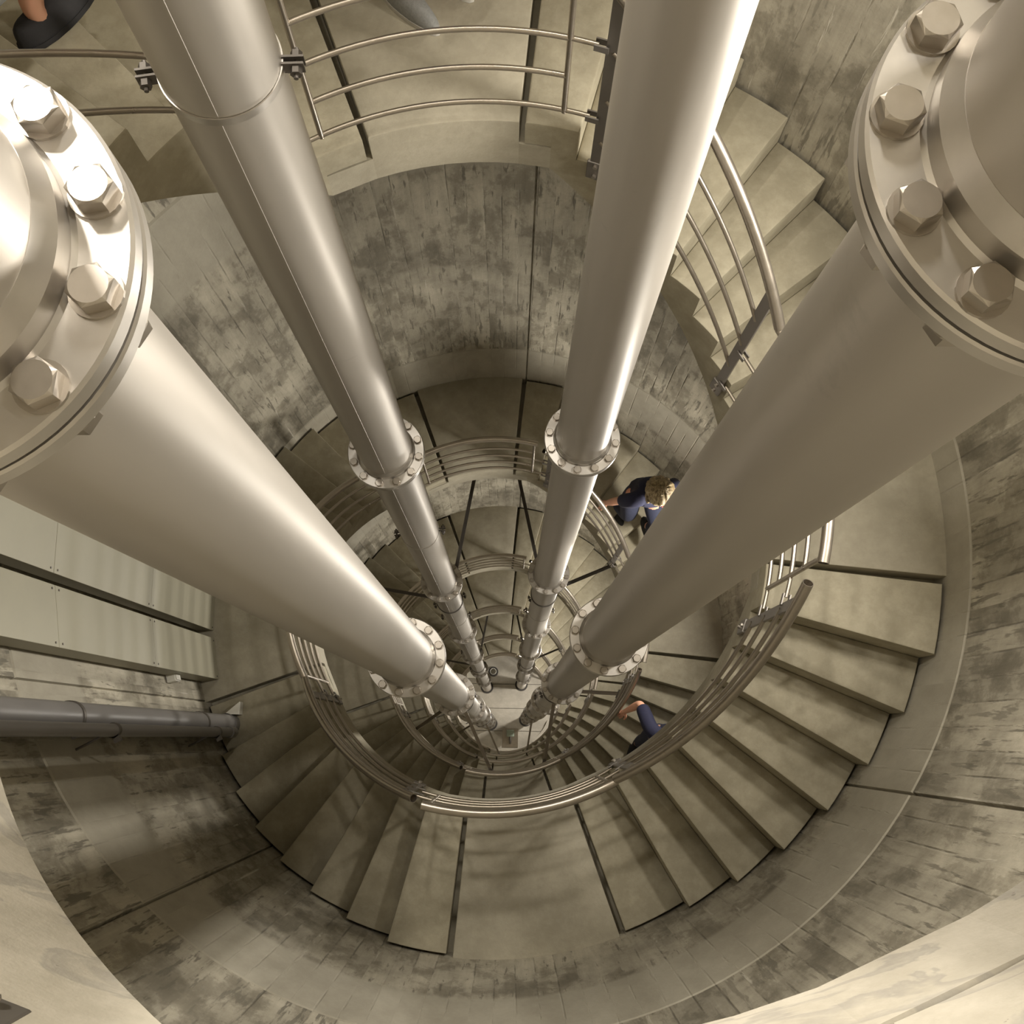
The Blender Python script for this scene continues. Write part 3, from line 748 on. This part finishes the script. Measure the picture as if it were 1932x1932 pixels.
    bm = bmesh.new(); ellip(bm, hc + hf * .083 * k - u * .058 * k, (.024, .010, .007), rot, 12); link('mouth', mesh('mouth', bm, plain('lips', (.45, .16, .13), .5, 20, .05, 0), 60), hd)
    for s in (-1, 1):
        bm = bmesh.new(); ellip(bm, hc + hf * .079 * k + hr * s * .030, (.013, .010, .009), rot, 12); ey = link('eye', mesh('eye', bm, M_FACE, 60), hd)
        bm = bmesh.new(); ellip(bm, hc + hf * .0865 * k + hr * s * .030, (.006, .005, .006), rot, 12); link('iris', mesh('iris', bm, M_BROWNHAIR, 60), hd)
    bm = bmesh.new()
    hs = 1.16 if hair == 'long' else 1.0
    vs = ellip(bm, hc - hf * .012 + u * .018, (.084 * k * hs, .102 * k * hs, .108 * k * (hs * .5 + .5)), rot, 40)
    rnd = random.Random(3)
    kill = []
    for v in vs:
        q = v.co - hc; y = q.dot(hf); z = q.dot(u); x = q.dot(hr)
        a = math.atan2(x, y); w = 1 + .035 * math.sin(a * 13 + z * 30) + .02 * math.sin(a * 29)
        v.co = hc + q * w
        if y > .045 and z < .030 + .02 * math.sin(a * 5): kill.append(v)
        elif y > -.012 and z < -.055: kill.append(v)
        elif hair == 'long' and y < .03 and z < 0: v.co = v.co + u * (z * 1.1) - hf * .02
        elif hair != 'long' and z < -.05: kill.append(v)
    bmesh.ops.delete(bm, geom=kill, context='VERTS')
    o = link('hair', mesh('hair', bm, hairmat, 180), e)
    sl = o.modifiers.new('thickness', 'SOLIDIFY'); sl.thickness = .010; sl.offset = 1
    if hair == 'long':
        for i in range(16):
            a = rnd.uniform(-1.7, 1.7) + math.pi; d = hf * math.cos(a) + hr * math.sin(a); bm = bmesh.new()
            p0 = hc + d * .07 + u * .075
            tube(bm, [p0 - d * .03, p0 + d * .018 - u * .02, p0 + d * .030 - u * .08, p0 + d * .028 - u * .15, p0 + d * .03 - u * .20], [.008, .016, .017, .014, .004], 8)
            link('hair_strand', mesh('hair_strand', bm, hairmat, 180), e)
    return e
def tread_z(q, a):
    x = (centre(q) - HALF - a) % (2 * math.pi)
    k = max(0, min(7, math.floor((x - E1) / DE) + 1)); return zland(q) - k * H
# woman on the second-level right flight (head at about 1.16,.93)
a1 = R(42.5)
person((1.12, 1.08, tread_z(4, a1)), (.33, -.94), 1.64, (-.09, .20, .10), (.09, -.10, 0), (-.25, .02, .80), (.29, .02, .84), .16,
       'blond person in a dark blue T-shirt walking down the second-level right flight', M_NAVY, M_DENIM, M_BLACK, 'long', M_HAIR, .8)
a2 = R(-31)
person((1.42, -.86, tread_z(5, a2)), (-.45, -.89), 1.72, (-.09, -.05, 0), (.09, .12, -.175), (-.26, .05, .85), (.40, -.03, 1.0), .05,
       'person in dark clothes with bare forearm on the rail, mostly hidden by the near railing', M_NAVY, M_DENIM, M_BLACK, 'short', M_BROWNHAIR, .95)
a3 = R(138)
person((-1.235, 1.084, 1.75), (.66, .75), 1.70, (-.10, .0, 0), (.07, -.42, .35), (-.27, .05, .85), (.27, .1, .87), .0,
       'person in black shoes stepping down the upper left flight', M_GREY, M_GREY, M_BLACK, 'short', M_BROWNHAIR, .8, cuff=.3)
person((-.300, 1.795, 1.225), (.72, -.69), 1.64, (-.08, .04, 0), (.10, .05, 0), (-.27, .05, .85), (.27, .1, .87), .0,
       'person in grey knit sneakers standing on the topmost back landing', M_GREY, M_DENIM, M_SNEAK, 'short', M_BROWNHAIR, .8, sneaker=True)
